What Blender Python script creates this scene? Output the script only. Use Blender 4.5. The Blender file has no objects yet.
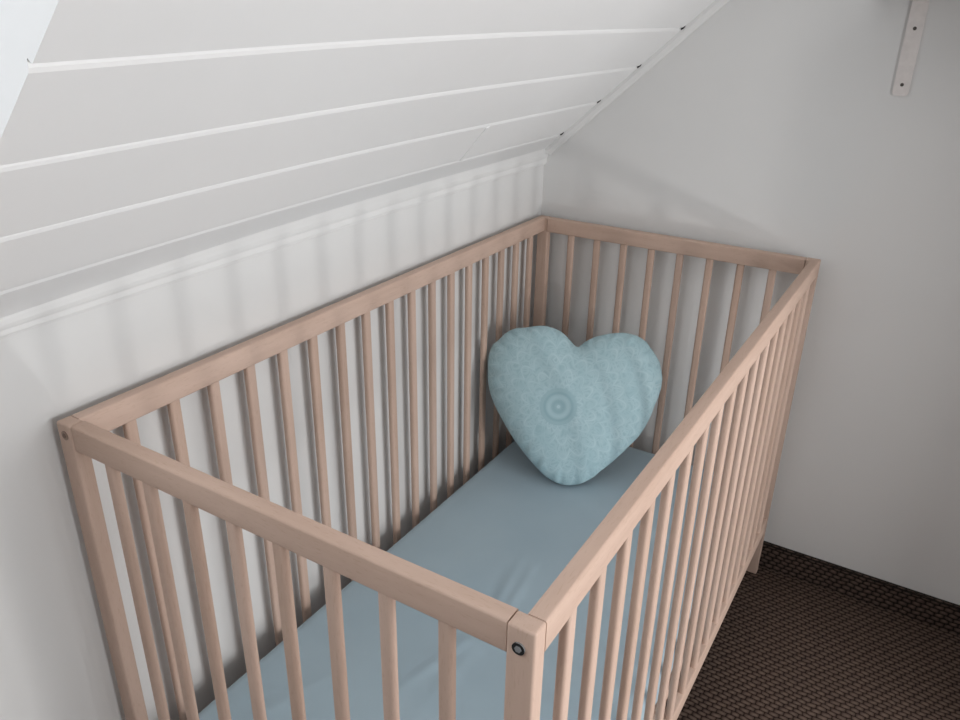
import bpy, bmesh, math, random
import numpy as np
from mathutils import Vector, Matrix

random.seed(4)
scene = bpy.context.scene
C = scene.collection

# ------------------------------------------------------------------ dimensions (metres)
W, L, H = 0.66, 1.279, 0.814          # crib: width (y), length (x), height (z)
RH = 0.035                            # rail height
XF = 1.305                            # far wall
YL = 0.674                            # knee wall on the left
YR, XN = -1.75, -3.2                 # wall on the right, wall behind the camera
S0y, S0z = 0.619, 1.013               # a point on the sloping ceiling
SD = Vector((0, -1.0, 0.9)).normalized()      # up the slope
SN = Vector((0, -0.9, -1.0)).normalized()     # slope normal, into the room
PITCH = 0.1185                        # board width
ZC = 2.25                             # flat ceiling

def slope_pt(x, s, d=0.0):
    """s metres up the slope from the lowest visible seam, d metres into the room"""
    return Vector((x, S0y, S0z)) + SD * s + SN * (d + sag(x))

def sag(x):
    """the old boards hang a little lower towards the roof window"""
    return 0.0155 * min(1.0, max(0.0, (0.72 - x) / 0.83)) ** 2

# ------------------------------------------------------------------ node helpers
def new_mat(name, rough=0.6, spec=0.3):
    m = bpy.data.materials.new(name); m.use_nodes = True
    nt = m.node_tree
    b = nt.nodes['Principled BSDF']
    b.inputs['Roughness'].default_value = rough
    b.inputs['Specular IOR Level'].default_value = spec
    return m, nt, b

def nd(nt, typ, **kw):
    n = nt.nodes.new(typ)
    for k, v in kw.items(): setattr(n, k, v)
    return n

def mth(nt, op, a, b=None, c=None, clamp=False):
    n = nt.nodes.new('ShaderNodeMath'); n.operation = op; n.use_clamp = clamp
    for i, v in enumerate((a, b, c)):
        if v is None: continue
        if isinstance(v, (int, float)): n.inputs[i].default_value = v
        else: nt.links.new(v, n.inputs[i])
    return n.outputs[0]

def ramp(nt, fac, stops):
    r = nt.nodes.new('ShaderNodeValToRGB')
    e = r.color_ramp.elements
    while len(e) < len(stops): e.new(0.5)
    for i, (p, c) in enumerate(stops):
        e[i].position = p; e[i].color = (*c, 1)
    nt.links.new(fac, r.inputs['Fac'])
    return r.outputs['Color']

def noise(nt, vec, scale, detail=3, rough=0.55):
    n = nt.nodes.new('ShaderNodeTexNoise')
    n.inputs['Scale'].default_value = scale
    n.inputs['Detail'].default_value = detail
    n.inputs['Roughness'].default_value = rough
    nt.links.new(vec, n.inputs['Vector'])
    return n.outputs['Fac']

def bump(nt, b, height, strength, dist):
    n = nt.nodes.new('ShaderNodeBump')
    n.inputs['Strength'].default_value = strength
    n.inputs['Distance'].default_value = dist
    nt.links.new(height, n.inputs['Height'])
    nt.links.new(n.outputs['Normal'], b.inputs['Normal'])

def paint(name, col, rough=0.55, var=0.02, bscale=55, bstr=0.10, bdist=0.002, spec=0.3):
    m, nt, b = new_mat(name, rough, spec)
    tc = nd(nt, 'ShaderNodeTexCoord')
    f = noise(nt, tc.outputs['Object'], 3.5, 4)
    c = ramp(nt, f, [(0.3, tuple(x * (1 - var) for x in col)), (0.7, tuple(min(1, x * (1 + var)) for x in col))])
    nt.links.new(c, b.inputs['Base Color'])
    g = noise(nt, tc.outputs['Object'], bscale, 4)
    bump(nt, b, g, bstr, bdist)
    return m

def beech(name, axis):
    m, nt, b = new_mat(name, 0.62, 0.2)
    tc = nd(nt, 'ShaderNodeTexCoord'); oi = nd(nt, 'ShaderNodeObjectInfo')
    off = nd(nt, 'ShaderNodeVectorMath', operation='ADD')
    sc = nd(nt, 'ShaderNodeVectorMath', operation='SCALE')
    cmb = nd(nt, 'ShaderNodeCombineXYZ')
    nt.links.new(oi.outputs['Random'], cmb.inputs[0]); nt.links.new(oi.outputs['Random'], cmb.inputs[1]); nt.links.new(oi.outputs['Random'], cmb.inputs[2])
    nt.links.new(cmb.outputs[0], sc.inputs[0]); sc.inputs['Scale'].default_value = 7.3
    nt.links.new(tc.outputs['Object'], off.inputs[0]); nt.links.new(sc.outputs[0], off.inputs[1])
    def stretched(v):
        mp = nd(nt, 'ShaderNodeMapping')
        s = [1, 1, 1]; s[axis] = v
        mp.inputs['Scale'].default_value = s
        nt.links.new(off.outputs[0], mp.inputs['Vector'])
        return mp.outputs[0]
    broad = noise(nt, stretched(0.10), 40, 3)
    fine = noise(nt, stretched(0.05), 420, 2)
    fleck = noise(nt, stretched(0.16), 520, 1)
    base = ramp(nt, broad, [(0.30, (0.560, 0.405, 0.328)), (0.70, (0.645, 0.482, 0.400))])
    tint = ramp(nt, oi.outputs['Random'], [(0.0, (0.94, 0.92, 0.90)), (1.0, (1.03, 1.03, 1.03))])
    mx = nd(nt, 'ShaderNodeMix', data_type='RGBA', blend_type='MULTIPLY'); mx.inputs[0].default_value = 1
    nt.links.new(base, mx.inputs[6]); nt.links.new(tint, mx.inputs[7])
    fl = ramp(nt, fleck, [(0.30, (0.80, 0.74, 0.68)), (0.40, (1, 1, 1))])
    mx2 = nd(nt, 'ShaderNodeMix', data_type='RGBA', blend_type='MULTIPLY'); mx2.inputs[0].default_value = 0.30
    nt.links.new(mx.outputs[2], mx2.inputs[6]); nt.links.new(fl, mx2.inputs[7])
    nt.links.new(mx2.outputs[2], b.inputs['Base Color'])
    bump(nt, b, fine, 0.05, 0.0005)
    return m

def carpet_mat(name, ax_u, ax_v, pu, pv, cols):
    """woven loops: long along axis u, rows stepped along axis v, every second row shifted half a loop"""
    m, nt, b = new_mat(name, 0.9, 0.1)
    tc = nd(nt, 'ShaderNodeTexCoord')
    sep = nd(nt, 'ShaderNodeSeparateXYZ')
    wob = nd(nt, 'ShaderNodeTexNoise'); wob.inputs['Scale'].default_value = 28
    nt.links.new(tc.outputs['Object'], wob.inputs['Vector'])
    ws = nd(nt, 'ShaderNodeVectorMath', operation='SCALE'); ws.inputs['Scale'].default_value = 0.009
    nt.links.new(wob.outputs['Color'], ws.inputs[0])
    ad = nd(nt, 'ShaderNodeVectorMath', operation='ADD')
    nt.links.new(tc.outputs['Object'], ad.inputs[0]); nt.links.new(ws.outputs[0], ad.inputs[1])
    nt.links.new(ad.outputs[0], sep.inputs[0])
    u = mth(nt, 'DIVIDE', sep.outputs[ax_u], pu)
    v = mth(nt, 'DIVIDE', sep.outputs[ax_v], pv)
    row = mth(nt, 'FLOOR', v)
    fv = mth(nt, 'FRACT', v)
    half = mth(nt, 'MULTIPLY', row, 0.38)
    fu = mth(nt, 'FRACT', mth(nt, 'ADD', u, half))
    hv = mth(nt, 'SINE', mth(nt, 'MULTIPLY', fv, math.pi))
    hu = mth(nt, 'SINE', mth(nt, 'MULTIPLY', fu, math.pi))
    hu = mth(nt, 'POWER', hu, 0.7)
    h = mth(nt, 'MULTIPLY', mth(nt, 'POWER', hv, 0.8), hu)
    fuzz = noise(nt, tc.outputs['Object'], 900, 2)
    patch = noise(nt, tc.outputs['Object'], 60, 3)
    hh = mth(nt, 'ADD', h, mth(nt, 'MULTIPLY', mth(nt, 'SUBTRACT', fuzz, 0.5), 0.8))
    c = ramp(nt, hh, [(0.05, cols[0]), (0.34, cols[1]), (1.0, cols[2])])
    tint = ramp(nt, patch, [(0.3, (0.82, 0.80, 0.80)), (0.7, (1.12, 1.10, 1.05))])
    mx = nd(nt, 'ShaderNodeMix', data_type='RGBA', blend_type='MULTIPLY'); mx.inputs[0].default_value = 1
    nt.links.new(c, mx.inputs[6]); nt.links.new(tint, mx.inputs[7])
    nt.links.new(mx.outputs[2], b.inputs['Base Color'])
    bump(nt, b, hh, 0.8, 0.004)
    return m

def sheet_mat():
    m, nt, b = new_mat('sheet_cotton', 0.85, 0.15)
    tc = nd(nt, 'ShaderNodeTexCoord')
    f = noise(nt, tc.outputs['Object'], 5, 4)
    c = ramp(nt, f, [(0.3, (0.355, 0.465, 0.535)), (0.7, (0.390, 0.500, 0.565))])
    nt.links.new(c, b.inputs['Base Color'])
    b.inputs['Sheen Weight'].default_value = 0.15
    g = noise(nt, tc.outputs['Object'], 900, 2)
    bump(nt, b, g, 0.1, 0.0006)
    return m

def heart_mat(cx, cy):
    """pale blue cotton with a lighter lace mandala print centred on (cx, cy) of the cushion's own face"""
    m, nt, b = new_mat('lace_print_cotton', 0.8, 0.2)
    tc = nd(nt, 'ShaderNodeTexCoord')
    sep = nd(nt, 'ShaderNodeSeparateXYZ'); nt.links.new(tc.outputs['Object'], sep.inputs[0])
    x = mth(nt, 'SUBTRACT', sep.outputs[0], cx); y = mth(nt, 'SUBTRACT', sep.outputs[1], cy)
    r = mth(nt, 'SQRT', mth(nt, 'ADD', mth(nt, 'MULTIPLY', x, x), mth(nt, 'MULTIPLY', y, y)))
    th = mth(nt, 'ARCTAN2', y, x)
    def band(sig, c, w):                      # 1 near sig == c, soft
        d = mth(nt, 'ABSOLUTE', mth(nt, 'SUBTRACT', sig, c))
        return mth(nt, 'SUBTRACT', 1.0, mth(nt, 'DIVIDE', d, w), clamp=True)
    def petals(n, rc, amp, w, ph=0.0):
        s = mth(nt, 'ABSOLUTE', mth(nt, 'SINE', mth(nt, 'ADD', mth(nt, 'MULTIPLY', th, n / 2), ph)))
        rr = mth(nt, 'ADD', rc, mth(nt, 'MULTIPLY', s, amp))
        d = mth(nt, 'ABSOLUTE', mth(nt, 'SUBTRACT', r, rr))
        return mth(nt, 'SUBTRACT', 1.0, mth(nt, 'DIVIDE', d, w), clamp=True)
    dark = mth(nt, 'MULTIPLY', band(r, 0.031, 0.005), 0.7)
    dark = mth(nt, 'MAXIMUM', dark, mth(nt, 'MULTIPLY', band(r, 0.011, 0.007), 0.6))
    lite = mth(nt, 'MULTIPLY', band(r, 0.022, 0.007), 0.6)
    lite = mth(nt, 'MAXIMUM', lite, band(r, 0.002, 0.003))
    for n, rc, amp, w, ph in ((24, 0.044, 0.010, 0.0055, 0), (16, 0.066, 0.020, 0.0065, 0.4), (20, 0.098, 0.022, 0.0065, 0.1),
                              (26, 0.132, 0.020, 0.0065, 0.8), (34, 0.165, 0.020, 0.0065, 0.3), (40, 0.198, 0.018, 0.0065, 0.2)):
        lite = mth(nt, 'MAXIMUM', lite, petals(n, rc, amp, w, ph))
    # fine scrollwork between the petals
    vo = nd(nt, 'ShaderNodeTexVoronoi', feature='DISTANCE_TO_EDGE'); vo.inputs['Scale'].default_value = 44
    nt.links.new(tc.outputs['Object'], vo.inputs['Vector'])
    scr = band(vo.outputs['Distance'], 0.10, 0.09)
    vo2 = nd(nt, 'ShaderNodeTexVoronoi', feature='F1'); vo2.inputs['Scale'].default_value = 34
    nt.links.new(tc.outputs['Object'], vo2.inputs['Vector'])
    rings = mth(nt, 'MULTIPLY', mth(nt, 'ADD', mth(nt, 'SINE', mth(nt, 'MULTIPLY', vo2.outputs['Distance'], 22)), 1.0), 0.5)
    scr = mth(nt, 'MULTIPLY', mth(nt, 'MAXIMUM', mth(nt, 'MULTIPLY', scr, 0.45), mth(nt, 'MULTIPLY', rings, 0.35)), mth(nt, 'GREATER_THAN', r, 0.042))
    brk = noise(nt, tc.outputs['Object'], 30, 2)
    pat = mth(nt, 'MAXIMUM', mth(nt, 'MULTIPLY', lite, 0.62), scr)
    pat = mth(nt, 'MULTIPLY', pat, mth(nt, 'ADD', 0.0, mth(nt, 'MULTIPLY', brk, 1.5)))
    pat = mth(nt, 'SUBTRACT', mth(nt, 'ADD', pat, 0.25), mth(nt, 'MULTIPLY', dark, 0.26), clamp=True)
    c = ramp(nt, pat, [(0.0, (0.295, 0.465, 0.525)), (0.35, (0.395, 0.575, 0.630)), (1.0, (0.555, 0.715, 0.760))])
    nt.links.new(c, b.inputs['Base Color'])
    g = noise(nt, tc.outputs['Object'], 700, 2)
    bump(nt, b, g, 0.1, 0.0006)
    return m

def plain(name, col, rough=0.5, metal=0.0, spec=0.4):
    m, nt, b = new_mat(name, rough, spec)
    tc = nd(nt, 'ShaderNodeTexCoord')
    f = noise(nt, tc.outputs['Object'], 60, 3)
    c = ramp(nt, f, [(0.3, tuple(x * 0.94 for x in col)), (0.7, tuple(min(1, x * 1.04) for x in col))])
    nt.links.new(c, b.inputs['Base Color'])
    b.inputs['Metallic'].default_value = metal
    return m

M = dict(
    wall=paint('wall_paint', (0.785, 0.785, 0.78), 0.7, 0.012, 60, 0.06),
    knee=paint('knee_wall_paint', (0.735, 0.735, 0.73), 0.65, 0.012, 60, 0.06),
    wall_dim=paint('wall_paint_low_bounce', (0.30, 0.28, 0.26), 0.8, 0.02),  # unseen near wall, made dark to cut light bounced onto the crib end
    boards=paint('board_paint', (0.86, 0.86, 0.86), 0.42, 0.012, 25, 0.05, 0.003, 0.4),
    trim=paint('trim_paint', (0.79, 0.79, 0.785), 0.45, 0.015, 70, 0.08),
    woodx=beech('beech_along_x', 0), woody=beech('beech_along_y', 1), woodz=beech('beech_along_z', 2),
    carpet=carpet_mat('carpet_weave', 1, 0, 0.0185, 0.0108, ((0.012, 0.008, 0.007), (0.098, 0.067, 0.055), (0.185, 0.135, 0.112))),
    skirt=carpet_mat('carpet_upstand', 1, 2, 0.0190, 0.0110, ((0.008, 0.006, 0.005), (0.062, 0.045, 0.038), (0.170, 0.122, 0.104))),
    piping=plain('dark_edge_binding', (0.018, 0.014, 0.012), 0.9),
    sheet=sheet_mat(),
    bolt=plain('blackened_steel', (0.022, 0.023, 0.025), 0.6, 0.0, 0.15),
    bolt_in=plain('grey_steel', (0.26, 0.265, 0.27), 0.5, 0.0),
    plug=plain('brown_cover', (0.20, 0.13, 0.10), 0.6), plug_in=plain('brown_cover_centre', (0.34, 0.24, 0.19), 0.6),
    bracket=plain('bracket_enamel', (0.83, 0.785, 0.765), 0.5),
    hole=plain('screw_dark', (0.10, 0.09, 0.085), 0.5, 0.3),
    shelf=plain('shelf_white', (0.72, 0.71, 0.70), 0.5),
    gap=plain('open_joint', (0.006, 0.006, 0.006), 0.95),
    frame=plain('window_frame_white', (0.80, 0.80, 0.80), 0.4),
)
gm, gnt, gb = new_mat('pane_glass', 0.02, 0.5)
gb.inputs['Transmission Weight'].default_value = 1.0
M['glass'] = gm

# ------------------------------------------------------------------ object helpers
def link(name, bm, mat, parent=None, loc=(0, 0, 0), smooth=None):
    me = bpy.data.meshes.new(name)
    bmesh.ops.recalc_face_normals(bm, faces=bm.faces)
    bm.to_mesh(me); bm.free()
    mats = mat if isinstance(mat, (list, tuple)) else [mat]
    for x in mats: me.materials.append(x)
    if smooth is not None:
        for p in me.polygons: p.use_smooth = True
        me.set_sharp_from_angle(angle=math.radians(smooth))
    o = bpy.data.objects.new(name, me); C.objects.link(o)
    o.location = loc
    if parent: o.parent = parent
    return o

def add_box(bm, lo, hi, bev=0.0, segs=2, mi=0, axis=None):
    lo, hi = Vector(lo), Vector(hi)
    r = bmesh.ops.create_cube(bm, size=1.0)
    vs = r['verts']
    for v in vs:
        v.co = Vector((lo[i] + (v.co[i] + 0.5) * (hi[i] - lo[i]) for i in range(3)))
    fs = set(f for v in vs for f in v.link_faces)
    for f in fs: f.material_index = mi
    if bev > 0:
        es = [e for e in set(e for v in vs for e in v.link_edges) if axis is None or abs((e.verts[0].co - e.verts[1].co)[axis]) > 1e-6]
        bmesh.ops.bevel(bm, geom=es, offset=bev, segments=segs, profile=0.5, affect='EDGES')

def box_obj(name, lo, hi, mat, parent=None, bev=0.003, segs=3, axis=None):
    """box whose origin is its own centre"""
    lo, hi = Vector(lo), Vector(hi); c = (lo + hi) / 2
    bm = bmesh.new(); add_box(bm, lo - c, hi - c, bev, segs, 0, axis)
    return link(name, bm, mat, parent, c, 40)

def prism(bm, prof, a0, a1, place, mi=0, steps=1):
    """closed 2D profile swept from a0 to a1; place(p, a) -> xyz"""
    n = len(prof)
    rings = [[bm.verts.new(place(p, a0 + (a1 - a0) * k / steps)) for p in prof] for k in range(steps + 1)]
    fs = []
    for A, B in zip(rings, rings[1:]):
        fs += [bm.faces.new((A[i], A[(i + 1) % n], B[(i + 1) % n], B[i])) for i in range(n)]
    fs += [bm.faces.new(rings[0][::-1]), bm.faces.new(rings[-1])]
    for f in fs: f.material_index = mi

def rounded(w, t, r, k=4):
    out = []
    for cx, cy, a0 in ((w/2-r, t/2-r, 0), (-w/2+r, t/2-r, 90), (-w/2+r, -t/2+r, 180), (w/2-r, -t/2+r, 270)):
        for i in range(k + 1):
            a = math.radians(a0 + 90 * i / k)
            out.append((cx + r * math.cos(a), cy + r * math.sin(a)))
    return out

def structure(o):
    o['kind'] = 'structure'; return o

def tag(o, label, cat, group=None):
    o['label'] = label; o['category'] = cat
    if group: o['group'] = group
    return o

def empty(name, loc):
    o = bpy.data.objects.new(name, None); C.objects.link(o); o.location = loc
    o.empty_display_size = 0.1
    return o

# ------------------------------------------------------------------ the room
bm = bmesh.new(); add_box(bm, (XN, YR, -0.02), (XF, YL, 0.0))
structure(link('floor', bm, M['carpet']))
bm = bmesh.new(); add_box(bm, (XF, YR - 0.1, -0.02), (XF + 0.1, YL + 0.1, ZC + 0.1))
structure(link('wall_far', bm, M['wall']))
bm = bmesh.new(); add_box(bm, (XN - 0.1, YL, -0.02), (XF, YL + 0.1, 1.02))
structure(link('wall_left', bm, M['knee']))
bm = bmesh.new(); add_box(bm, (XN - 0.1, YR - 0.1, -0.02), (XN, YL, ZC + 0.1))
structure(link('wall_near', bm, M['wall_dim']))

# wall on the right with two unseen windows, small and large, added to let light in
LW = dict(x0=0.14, x1=0.36, z0=0.16, z1=0.34)
BWN = dict(x0=-0.50, x1=0.82, z0=0.45, z1=1.45)
bm = bmesh.new()
xs = [XN, BWN['x0'], LW['x0'], LW['x1'], BWN['x1'], XF]
zs = [-0.02, LW['z0'], LW['z1'], BWN['z0'], BWN['z1'], ZC + 0.1]
for i in range(5):
    for j in range(5):
        cx, cz = (xs[i] + xs[i + 1]) / 2, (zs[j] + zs[j + 1]) / 2
        if any(w['x0'] < cx < w['x1'] and w['z0'] < cz < w['z1'] for w in (LW, BWN)): continue
        add_box(bm, (xs[i], YR - 0.1, zs[j]), (xs[i + 1], YR, zs[j + 1]))
structure(link('wall_right', bm, M['wall']))
for nm, w, fw in (('added_window_low', LW, 0.02), ('added_window_large', BWN, 0.05)):
    bm = bmesh.new()
    x0, x1, z0, z1 = w['x0'], w['x1'], w['z0'], w['z1']
    add_box(bm, (x0, YR - 0.09, z0), (x0 + fw, YR - .05, z1)); add_box(bm, (x1 - fw, YR - 0.09, z0), (x1, YR - .05, z1))
    add_box(bm, (x0 + fw, YR - 0.09, z0), (x1 - fw, YR - .05, z0 + fw)); add_box(bm, (x0 + fw, YR - 0.09, z1 - fw), (x1 - fw, YR - .05, z1))
    structure(link(nm, bm, M['frame']))
# unseen stub of partition, added to shade the right of the far wall
bm = bmesh.new(); add_box(bm, (0.85, -0.78, 0.0), (XF, -0.70, ZC))
structure(link('added_light_blocker', bm, M['wall']))

# sloping ceiling of painted boards, with the roof-window opening
SK = dict(x0=-0.95, x1=-0.122, s0=0.07, s1=1.05)
s_lo, s_hi = -0.085, 1.72
def board_profile(sa, sb):
    """room-side line of the boards between two slope distances: every seam has a bevel on the lower board
    that runs in to a sharp step under the next board"""
    pts = [(sa, 0.0)]
    k = math.ceil((sa - 0.02) / PITCH)
    while k * PITCH < sb + 0.02:
        s = k * PITCH
        wv = 0.0085 if k > 0 else 0.006
        for p in ((s - wv, 0.0), (s - wv * 0.55, -0.0016), (s - 0.0012, -0.0050), (s - 0.0006, -0.0056), (s + 0.0004, -0.0056), (s + 0.0006, -0.0008), (s + 0.0016, 0.0)):
            if sa < p[0] < sb: pts.append(p)
        k += 1
    pts.append((sb, 0.0))
    return pts
def ceil_strip(bm, xa, xb, sa, sb):
    pr = board_profile(sa, sb) + [(sb, -0.03), (sa, -0.03)]
    prism(bm, pr, xa, xb, lambda p, a: slope_pt(a, p[0], p[1]), 0, max(1, int((xb - xa) * 14)))
bm = bmesh.new()
ceil_strip(bm, SK['x1'], XF, s_lo, s_hi)
ceil_strip(bm, SK['x0'], SK['x1'], s_lo, SK['s0'])
ceil_strip(bm, SK['x0'], SK['x1'], SK['s1'], s_hi)
ceil_strip(bm, XN, SK['x0'], s_lo, s_hi)
# mitred butt joint in the lowest full board
a, b_ = slope_pt(0.806, PITCH - 0.010, 0.0), slope_pt(0.842, 0.002, 0.0)
d = (b_ - a).normalized(); sd = d.cross(SN).normalized() * 0.0065
prism(bm, [(-1, -0.001), (-0.75, 0.0012), (0, 0.0024), (0.75, 0.0012), (1, -0.001)], 0.0, 1.0, lambda p, t: a.lerp(b_, t) + sd * p[0] + SN * p[1])
structure(link('ceiling', bm, M['boards']))
top = slope_pt(0, s_hi)
bm = bmesh.new(); add_box(bm, (XN, YR, top.z), (XF, top.y + 0.03, top.z + 0.05))
structure(link('ceiling_flat', bm, M['wall']))

# roof window: lining boards, frame, pane
bm = bmesh.new()
D = 0.45
def lining(xa, xb, sa, sb):
    prism(bm, [(sa, -0.03), (sb, -0.03), (sb, -D), (sa, -D)], xa, xb, lambda p, q: slope_pt(q, p[0], p[1]))
lining(SK['x1'], SK['x1'] + 0.012, SK['s0'] - 0.012, SK['s1'] + 0.012); lining(SK['x0'] - 0.012, SK['x0'], SK['s0'] - 0.012, SK['s1'] + 0.012)
lining(SK['x0'], SK['x1'], SK['s0'] - 0.012, SK['s0']); lining(SK['x0'], SK['x1'], SK['s1'], SK['s1'] + 0.012)
w1 = structure(link('window_1', bm, M['boards']))
bm = bmesh.new()
prism(bm, [(SK['s0'] + .012, -0.435), (SK['s1'] - .012, -0.435), (SK['s1'] - .012, -0.440), (SK['s0'] + .012, -0.440)], SK['x0'] + .012, SK['x1'] - .012, lambda p, q: slope_pt(q, p[0], p[1]))
link('window_pane', bm, M['glass'], w1)

# moulding between knee wall and slope
def zw(y, x): return S0z + 0.9 * (S0y - y) - sag(x) * 1.345
bm = bmesh.new()
MP = 0.0120
prof = [(0, 0.0), (0.0055, 0.0), (0.0072, 0.12), (0.0078, 0.35), (0.0098, 0.46), (0.0115, 0.62), (MP, 0.85), (MP, 1.0), (0, 1.0)]
def mould(p, x):
    zb = 0.9345 - 0.004 * max(0, 0.5 - x)
    zt = zw(YL - MP, x) + 0.0004 if p[0] > 0 else zw(YL, x) + 0.003
    return Vector((x, YL - p[0], zb + (zt - zb) * p[1]))
prism(bm, prof, XN, XF, mould, 0, 60)
structure(link('trim_1', bm, M['trim']))
# strip along the junction of slope and far wall
bm = bmesh.new()
prism(bm, [(XF, -0.002), (XF, 0.016), (XF - 0.004, 0.0165), (XF - 0.012, 0.014), (XF - 0.020, 0.007), (XF - 0.0215, -0.002)], s_lo + 0.022, s_hi, lambda p, q: slope_pt(p[0], q, p[1]))
structure(link('trim_2', bm, M['trim']))
# open ends of the seams beside the strip
bm = bmesh.new()
for k in range(0, 6):
    c = slope_pt(XF - 0.0235, k * PITCH + 0.001, 0.0)
    r = bmesh.ops.create_uvsphere(bm, u_segments=10, v_segments=6, radius=1.0)
    for v in r['verts']:
        q = v.co.copy(); v.co = c + Vector((1, 0, 0)) * q.x * 0.0030 + SD * q.y * 0.0062 + SN * q.z * 0.0016
structure(link('trim_3', bm, M['gap']))

# carpet upstand and its binding along the far wall
bm = bmesh.new(); add_box(bm, (XF - 0.009, -0.70, 0.0), (XF, YL, 0.068), 0.002, 2, 0)
add_box(bm, (XF - 0.011, -0.70, 0.066), (XF, YL, 0.075), 0.003, 2, 1)
structure(link('baseboard_far', bm, [M['skirt'], M['piping']]))

# ------------------------------------------------------------------ the crib
crib = tag(empty('crib', (L / 2, W / 2, 0)), 'natural beech slatted baby crib with square posts, set in the corner under the sloping ceiling', 'crib')
cofs = Vector((L / 2, W / 2, 0))
def cpart(name, lo, hi, mat, bev=0.003, segs=3, axis=None):
    return box_obj(name, Vector(lo) - cofs, Vector(hi) - cofs, mat, crib, bev, segs, axis)
PX, PY = 0.020, 0.028                 # post section
zb0, zb1 = 0.130, 0.168               # bottom rails
zt0 = H - RH
posts = {}
for nx, x in (('n', 0.0), ('f', L - PX)):
    for ny, y in (('r', 0.0), ('l', W - PY)):
        posts[nx + ny] = cpart('post', (x, y, 0.0), (x + PX, y + PY, H), M['woodz'], 0.0028, 3)
def bolt_on(post, y, z, face_x, mats=None, label='dark steel bolt head'):
    """round bolt head with a hexagon recess, let into the end face of a post"""
    bm = bmesh.new()
    rot = Matrix.Rotation(math.pi / 2, 4, 'Y')
    bmesh.ops.create_cone(bm, cap_ends=True, segments=28, radius1=0.0062, radius2=0.0056, depth=0.003, matrix=rot)
    n0 = len(bm.faces)
    bmesh.ops.create_cone(bm, cap_ends=True, segments=6, radius1=0.0034, radius2=0.0034, depth=0.0012, matrix=Matrix.Translation((-0.0016, 0, 0)) @ rot)
    bm.faces.ensure_lookup_table()
    for f in bm.faces[n0:]: f.material_index = 1
    o = link('bolt', bm, mats or [M['bolt_in'], M['bolt']], post, Vector((face_x, y, z)) - cofs - post.location, 30)
    o['label'] = label
    return o
bolt_on(posts['nr'], 0.0150, 0.7935, -0.0006)
bolt_on(posts['nl'], W - 0.0150, 0.7985, 0.0008, [M['plug'], M['plug_in']], 'brown bolt cover')
RT = 0.019                            # rail thickness
for y0 in (0.0, W - RT):
    cpart('top_rail', (PX - 0.0005, y0, zt0), (L - PX + 0.0005, y0 + RT, H), M['woodx'], 0.0028, 3, 0)
    cpart('bottom_rail', (PX - 0.0005, y0, zb0), (L - PX + 0.0005, y0 + RT, zb1), M['woodx'], 0.0028, 3, 0)
for x0 in (0.0015, L - 0.0015 - 0.020):
    cpart('top_rail', (x0, PY + 0.0004, zt0), (x0 + 0.020, W - PY - 0.0004, H), M['woody'], 0.0028, 3, 1)
    cpart('bottom_rail', (x0, PY + 0.0004, zb0), (x0 + 0.020, W - PY - 0.0004, zb1), M['woody'], 0.0028, 3, 1)
# slats
SW, ST = 0.0175, 0.0115
def slat_mesh(w, t):
    bm = bmesh.new(); hz = (zt0 - zb1) / 2 + 0.004
    prism(bm, rounded(w, t, 0.0042), -hz, hz, lambda p, q: Vector((p[0], p[1], q)))
    return link('slat', bm, M['woodz'], crib, (0, 0, 0), 35)
sl_long, sl_end = slat_mesh(SW, ST), slat_mesh(ST, 0.0160)
zc = (zt0 + zb1) / 2
spots = []
for j in range(1, 18):
    x = L / 2 + (j - 9) * 0.0697
    spots += [(sl_long, x, 0.0015 + ST / 2), (sl_long, x + 0.006, W - 0.0045 - ST / 2)]
for i in range(1, 9):
    y = W / 2 + (4.5 - i) * 0.0685
    spots += [(sl_end, 0.0025 + ST / 2, y + 0.0025), (sl_end, L - 0.0055 - ST / 2, y)]
used = set()
for src, x, y in spots:
    o = src if src.name not in used else src.copy()
    if o is src: used.add(src.name)
    else: C.objects.link(o); o.parent = crib
    o.location = Vector((x, y, zc)) - cofs
# bed base under the mattress
bm = bmesh.new()
for y0 in (0.024, W - 0.044 - 0.020): add_box(bm, (0.030, y0, 0.140), (L - 0.030, y0 + 0.040, 0.172), 0.002, 1)
for i in range(12):
    x = 0.06 + i * (L - 0.18) / 11
    add_box(bm, (x, 0.026, 0.172), (x + 0.06, W - 0.026, 0.180), 0.001, 1)
bmesh.ops.translate(bm, vec=-cofs, verts=bm.verts)
link('bed_base', bm, M['woody'], crib)

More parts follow.
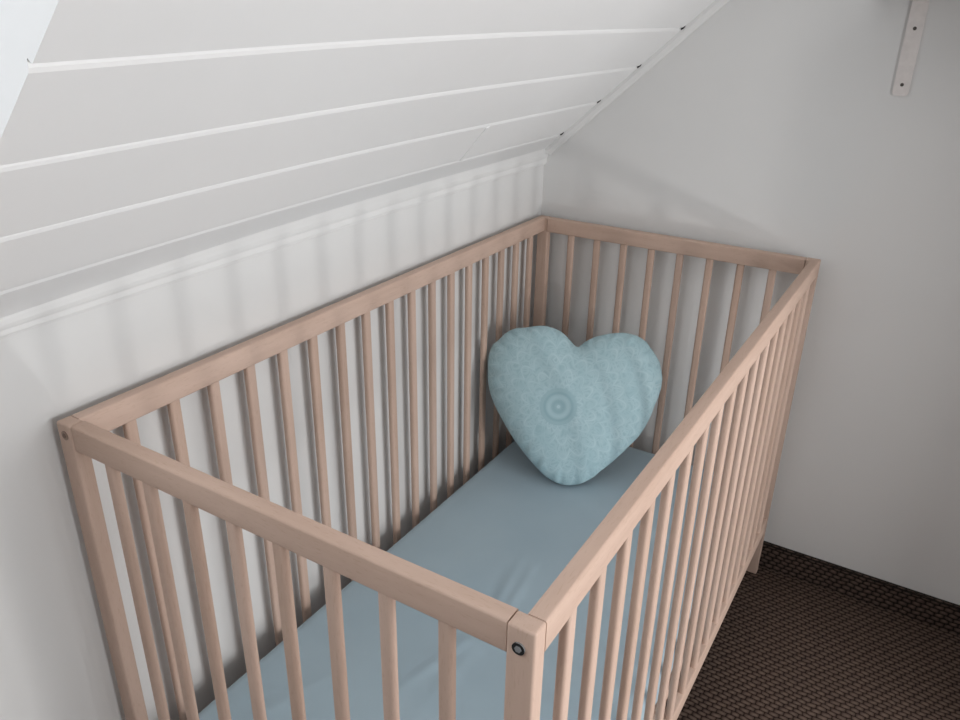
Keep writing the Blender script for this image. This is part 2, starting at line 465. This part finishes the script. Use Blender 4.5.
# ------------------------------------------------------------------ mattress
MX0, MX1, MY0, MY1, MZ0, MZ1 = 0.032, L - 0.034, 0.030, 0.622, 0.182, 0.268
def mattress():
    bm = bmesh.new(); nx, ny = 190, 100
    def dz(u, v):                      # u along x 0..1, v along y 0..1, soft folds and undulations
        X = MX0 + u * (MX1 - MX0); Y = MY0 + v * (MY1 - MY0)
        z = 0.0022 * math.sin(5.1 * X + 1.2) * math.sin(6.5 * Y + .4) + 0.0010 * math.sin(17 * X + 9 * Y)
        for (ax, ay, bx, by, h, w) in ((0.49, 0.333, 0.72, 0.378, 0.0050, 0.011), (0.50, 0.314, 0.72, 0.345, 0.0056, 0.010), (0.49, 0.350, 0.66, 0.395, -0.0022, 0.010),
                                       (0.46, 0.338, 0.24, 0.392, 0.0060, 0.013), (0.47, 0.318, 0.20, 0.330, 0.0030, 0.016), (0.44, 0.360, 0.30, 0.415, 0.0020, 0.012),
                                       (0.05, 0.08, 0.30, 0.20, 0.0040, 0.014), (0.10, 0.55, 0.34, 0.47, 0.0026, 0.016), (0.95, 0.10, 0.70, 0.16, 0.0022, 0.020)):
            dx, dy = bx - ax, by - ay; l2 = dx * dx + dy * dy
            t = max(0, min(1, ((X - ax) * dx + (Y - ay) * dy) / l2))
            dd = math.hypot(X - ax - t * dx, Y - ay - t * dy)
            z += h * math.exp(-(dd / w) ** 2) * min(1.0, 4 * t + 0.35) * (1 - t) ** 0.8
        e = min(u * (MX1 - MX0), (1 - u) * (MX1 - MX0), v * (MY1 - MY0), (1 - v) * (MY1 - MY0))
        return z * min(1, e / 0.05)
    R = 0.016
    ring = []
    grid = {}
    for i in range(nx + 1):
        for j in range(ny + 1):
            u, v = i / nx, j / ny
            X = MX0 + R + u * (MX1 - MX0 - 2 * R); Y = MY0 + R + v * (MY1 - MY0 - 2 * R)
            grid[i, j] = bm.verts.new((X, Y, MZ1 + dz(u, v)))
    for i in range(nx):
        for j in range(ny):
            bm.faces.new((grid[i, j], grid[i + 1, j], grid[i + 1, j + 1], grid[i, j + 1]))
    border = [(i, 0) for i in range(nx)] + [(nx, j) for j in range(ny)] + [(i, ny) for i in range(nx, 0, -1)] + [(0, j) for j in range(ny, 0, -1)]
    prev = [grid[k] for k in border]
    def outward(k):
        i, j = k; o = Vector((0, 0, 0))
        if i == 0: o.x -= 1
        if i == nx: o.x += 1
        if j == 0: o.y -= 1
        if j == ny: o.y += 1
        return o.normalized()
    steps = [(R * math.sin(a), -R * (1 - math.cos(a))) for a in (math.radians(q) for q in (22.5, 45, 67.5, 90))]
    steps += [(R + 0.003, -(MZ1 - MZ0) * 0.5), (R, -(MZ1 - MZ0) + R), (R * 0.6, -(MZ1 - MZ0) + R * 0.3), (0, -(MZ1 - MZ0))]
    for off, dzz in steps:
        cur = []
        for n, k in enumerate(border):
            g = grid[k].co; w = 0.0009 * math.sin(n * 0.7) if off > R * 0.9 else 0
            cur.append(bm.verts.new((g.x + outward(k).x * (off + w), g.y + outward(k).y * (off + w), MZ1 + dzz)))
        for n in range(len(cur)):
            m = (n + 1) % len(cur)
            bm.faces.new((prev[n], prev[m], cur[m], cur[n]))
        prev = cur
    bm.faces.new(prev)
    c = Vector(((MX0 + MX1) / 2, (MY0 + MY1) / 2, MZ0))
    bmesh.ops.translate(bm, vec=-c, verts=bm.verts)
    return link('mattress', bm, M['sheet'], None, c, 60)
tag(mattress(), 'crib mattress under a plain grey-blue fitted sheet, lying inside the slatted crib', 'mattress')

# ------------------------------------------------------------------ heart cushion
# outline of the cushion on its own face: (right, up) in centimetres from the tip
def heart():
    out = np.array(HEART_PTS) / 100.0
    # smooth closed curve through the points
    n = len(out); P = []
    for i in range(n):
        p0, p1, p2, p3 = out[i - 1], out[i], out[(i + 1) % n], out[(i + 2) % n]
        for t in (0, 0.25, 0.5, 0.75):
            P.append(0.5 * ((2 * p1) + (-p0 + p2) * t + (2 * p0 - 5 * p1 + 4 * p2 - p3) * t ** 2 + (-p0 + 3 * p1 - 3 * p2 + p3) * t ** 3))
    P = np.array(P); N = len(P)
    c = np.array([(P[:, 0].min() + P[:, 0].max()) / 2, P[:, 1].max() * 0.58])
    # inflate: membrane height over the outline
    G = 96
    lo = P.min(0) - 0.01; hi = P.max(0) + 0.01
    xs = np.linspace(lo[0], hi[0], G); ys = np.linspace(lo[1], hi[1], G)
    X, Y = np.meshgrid(xs, ys)
    ins = np.zeros_like(X, bool)
    for i in range(N):
        x1, y1 = P[i]; x2, y2 = P[(i + 1) % N]
        cond = (y1 > Y) != (y2 > Y)
        with np.errstate(divide='ignore', invalid='ignore'):
            xi = (x2 - x1) * (Y - y1) / (y2 - y1) + x1
        ins ^= cond & (X < xi)
    phi = np.zeros_like(X)
    for _ in range(4000):
        phi[1:-1, 1:-1] = (phi[:-2, 1:-1] + phi[2:, 1:-1] + phi[1:-1, :-2] + phi[1:-1, 2:]) / 4 + 1e-3
        phi[~ins] = 0
    phi /= phi.max()
    def samp(p):
        fx = (p[0] - lo[0]) / (hi[0] - lo[0]) * (G - 1); fy = (p[1] - lo[1]) / (hi[1] - lo[1]) * (G - 1)
        i, j = int(min(max(fx, 0), G - 2)), int(min(max(fy, 0), G - 2)); a, b = fx - i, fy - j
        return (phi[j, i] * (1 - a) + phi[j, i + 1] * a) * (1 - b) + (phi[j + 1, i] * (1 - a) + phi[j + 1, i + 1] * a) * b
    bm = bmesh.new()
    ts = [0.0, 0.12, 0.24, 0.36, 0.47, 0.57, 0.66, 0.74, 0.81, 0.87, 0.92, 0.955, 0.98, 0.993, 1.0]
    edge = None
    for side, T in ((1, 0.068), (-1, 0.052)):
        rings = []
        for t in ts:
            if t == 1.0 and edge: rings.append(edge); continue
            row = []
            for i in range(N if t > 0 else 1):
                p = c + (P[i] - c) * t
                h = T * math.sqrt(max(0.0, samp(p))) * (1 if t < 1 else 0)
                ef = math.exp(-((1 - t) / 0.10) ** 2) * (1 - math.exp(-((1 - t) / 0.02)))
                th = 2 * math.pi * i / N
                h += 0.0042 * ef * (math.sin(31 * th + 1) + 0.7 * math.sin(53 * th))
                # a crease across just above the tip
                h -= 0.0045 * math.exp(-((p[1] - 0.036 - 6 * (p[0] - 0.005) ** 2) / 0.005) ** 2) * max(0, 1 - abs(p[0]) / 0.06)
                row.append(bm.verts.new((p[0], p[1], side * h)))
            rings.append(row)
        edge = rings[-1]
        for k in range(len(ts) - 1):
            a, b = rings[k], rings[k + 1]
            for i in range(N):
                m = (i + 1) % N
                if k == 0: bm.faces.new((a[0], b[i], b[m]))
                else: bm.faces.new((a[i], b[i], b[m], a[m]))
    return link('heart_cushion', bm, heart_mat(*MANDALA), None, (0, 0, 0), 80)
HEART_PTS = [(0.7, 32.16), (-1.85, 34.64), (-3.76, 35.97), (-6.6, 36.79), (-8.94, 36.7), (-11.26, 36.25), (-13.82, 35.92), (-15.89, 34.78), (-17.47, 33.18), (-19.04, 31.59), (-19.75, 28.97), (-19.75, 26.15), (-19.63, 23.34), (-18.91, 20.32), (-17.48, 17.1), (-15.46, 13.69), (-13.21, 10.29), (-11.24, 7.82), (-9.53, 5.8), (-7.58, 3.8), (-5.41, 1.82), (-3.03, 0.54), (-0.92, -0.05), (1.16, 0.06), (3.21, 0.62), (5.25, 1.76), (7.48, 3.73), (9.94, 5.81), (12.16, 8.12), (14.15, 10.18), (16.13, 12.59), (17.86, 15.68), (19.32, 19.68), (20.36, 22.74), (20.72, 25.31), (20.41, 27.62), (19.88, 29.69), (18.9, 31.16), (17.69, 32.86), (16.25, 34.43), (14.37, 35.41), (11.8, 35.89), (9.49, 35.8), (7.19, 35.35), (4.67, 34.55), (2.62, 33.41)]
MANDALA = (-0.0328, 0.1821)
HMAT = Matrix(((0.4690, 0.3871, -0.7936, 0.9784), (-0.8830, 0.2056, -0.4215, 0.4044), (0.0000, 0.8988, 0.4382, 0.2745), (0.0000, 0.0000, 0.0000, 1.0000)))
ho = heart()
ho.matrix_world = HMAT
tag(ho, 'pale blue heart-shaped cushion with a faint lace print, propped up on the mattress', 'cushion')

# ------------------------------------------------------------------ shelf and its bracket
br = tag(empty('shelf_bracket', (XF, -0.075, 1.143)), 'narrow off-white metal bracket screwed to the far wall beneath the shelf', 'bracket')
bm = bmesh.new()
BW = 0.0275
prof = [(-BW / 2 + 0.004, 0), (BW / 2 - 0.004, 0), (BW / 2, 0.004), (BW / 2, 0.168), (-BW / 2, 0.168), (-BW / 2, 0.004)]
prism(bm, prof, -0.0045, 0.0, lambda p, q: Vector((q, p[0], p[1])))
link('wall_plate', bm, M['bracket'], br)
bm = bmesh.new(); add_box(bm, (-0.19, -BW / 2, 0.1635), (-0.0045, BW / 2, 0.168), 0.001, 1)
link('shelf_arm', bm, M['bracket'], br)
for z in (0.020, 0.118):
    bm = bmesh.new()
    bmesh.ops.create_cone(bm, cap_ends=True, segments=20, radius1=0.0034, radius2=0.0026, depth=0.0016, matrix=Matrix.Translation((-0.0050, 0, z)) @ Matrix.Rotation(-math.pi / 2, 4, 'Y'))
    link('screw', bm, M['hole'], br)
bm = bmesh.new(); add_box(bm, (-0.115, -0.34, 0.0), (0.115, 0.34, 0.018), 0.002, 2)
tag(link('wall_shelf', bm, M['shelf'], None, (XF - 0.115, -0.335, 1.311)), 'white wall shelf resting on the narrow metal bracket', 'shelf')

# ------------------------------------------------------------------ light
def area(name, loc, direction, sx, sy, power, col):
    l = bpy.data.lights.new(name, 'AREA'); l.shape = 'RECTANGLE'; l.size = sx; l.size_y = sy
    l.energy = power; l.color = col
    o = bpy.data.objects.new(name, l); C.objects.link(o)
    o.location = loc; o.rotation_euler = Vector(direction).to_track_quat('-Z', 'Z').to_euler()
    return o
mid = slope_pt((SK['x0'] + SK['x1']) / 2, (SK['s0'] + SK['s1']) / 2, -0.42)
area('roof_window_daylight', slope_pt(SK['x0'] + 0.28, (SK['s0'] + SK['s1']) / 2, -0.40), Vector((0.32, 0, 0)) + SN * 0.95, 0.55, 0.70, 5.3, (0.95, 0.98, 1.0))
area('unseen_low_light', (0.25, YR - 0.03, 0.25), (0.45, 1.0, 0.12), 0.07, 0.11, 6.8, (1.0, 0.98, 0.96))  # unseen low source placed by the rail and slat shadows; its window is added
area('unseen_broad_light', (0.16, YR - 0.03, 0.95), (0.0, 1.0, 0.06), 1.22, 0.88, 28.0, (1.0, 1.0, 1.0))  # unseen broad light from the right, set in the added large window
w = bpy.data.worlds.new('sky'); scene.world = w; w.use_nodes = True
w.node_tree.nodes['Background'].inputs[0].default_value = (0.75, 0.85, 1.0, 1)
w.node_tree.nodes['Background'].inputs[1].default_value = 0.4

# ------------------------------------------------------------------ camera
cam = bpy.data.cameras.new('camera'); co = bpy.data.objects.new('camera', cam); C.objects.link(co)
cam.sensor_width = 36; cam.lens = 779.27 / 960 * 36; cam.clip_start = 0.02
yw, pt, rl = 0.5435, 0.4230, 0.0192
f = Vector((math.cos(pt) * math.cos(yw), math.cos(pt) * math.sin(yw), -math.sin(pt)))
rt = Vector((math.sin(yw), -math.cos(yw), 0)); up = rt.cross(f)
r2 = rt * math.cos(rl) + up * math.sin(rl); u2 = -rt * math.sin(rl) + up * math.cos(rl)
co.matrix_world = Matrix(((r2.x, u2.x, -f.x, -0.4432), (r2.y, u2.y, -f.y, -0.2091), (r2.z, u2.z, -f.z, 1.2793), (0, 0, 0, 1)))
scene.camera = co
vs = scene.view_settings
vs.view_transform = 'Standard'; vs.look = 'None'; vs.gamma = 1.0; vs.use_curve_mapping = False
vs.exposure = 0.08
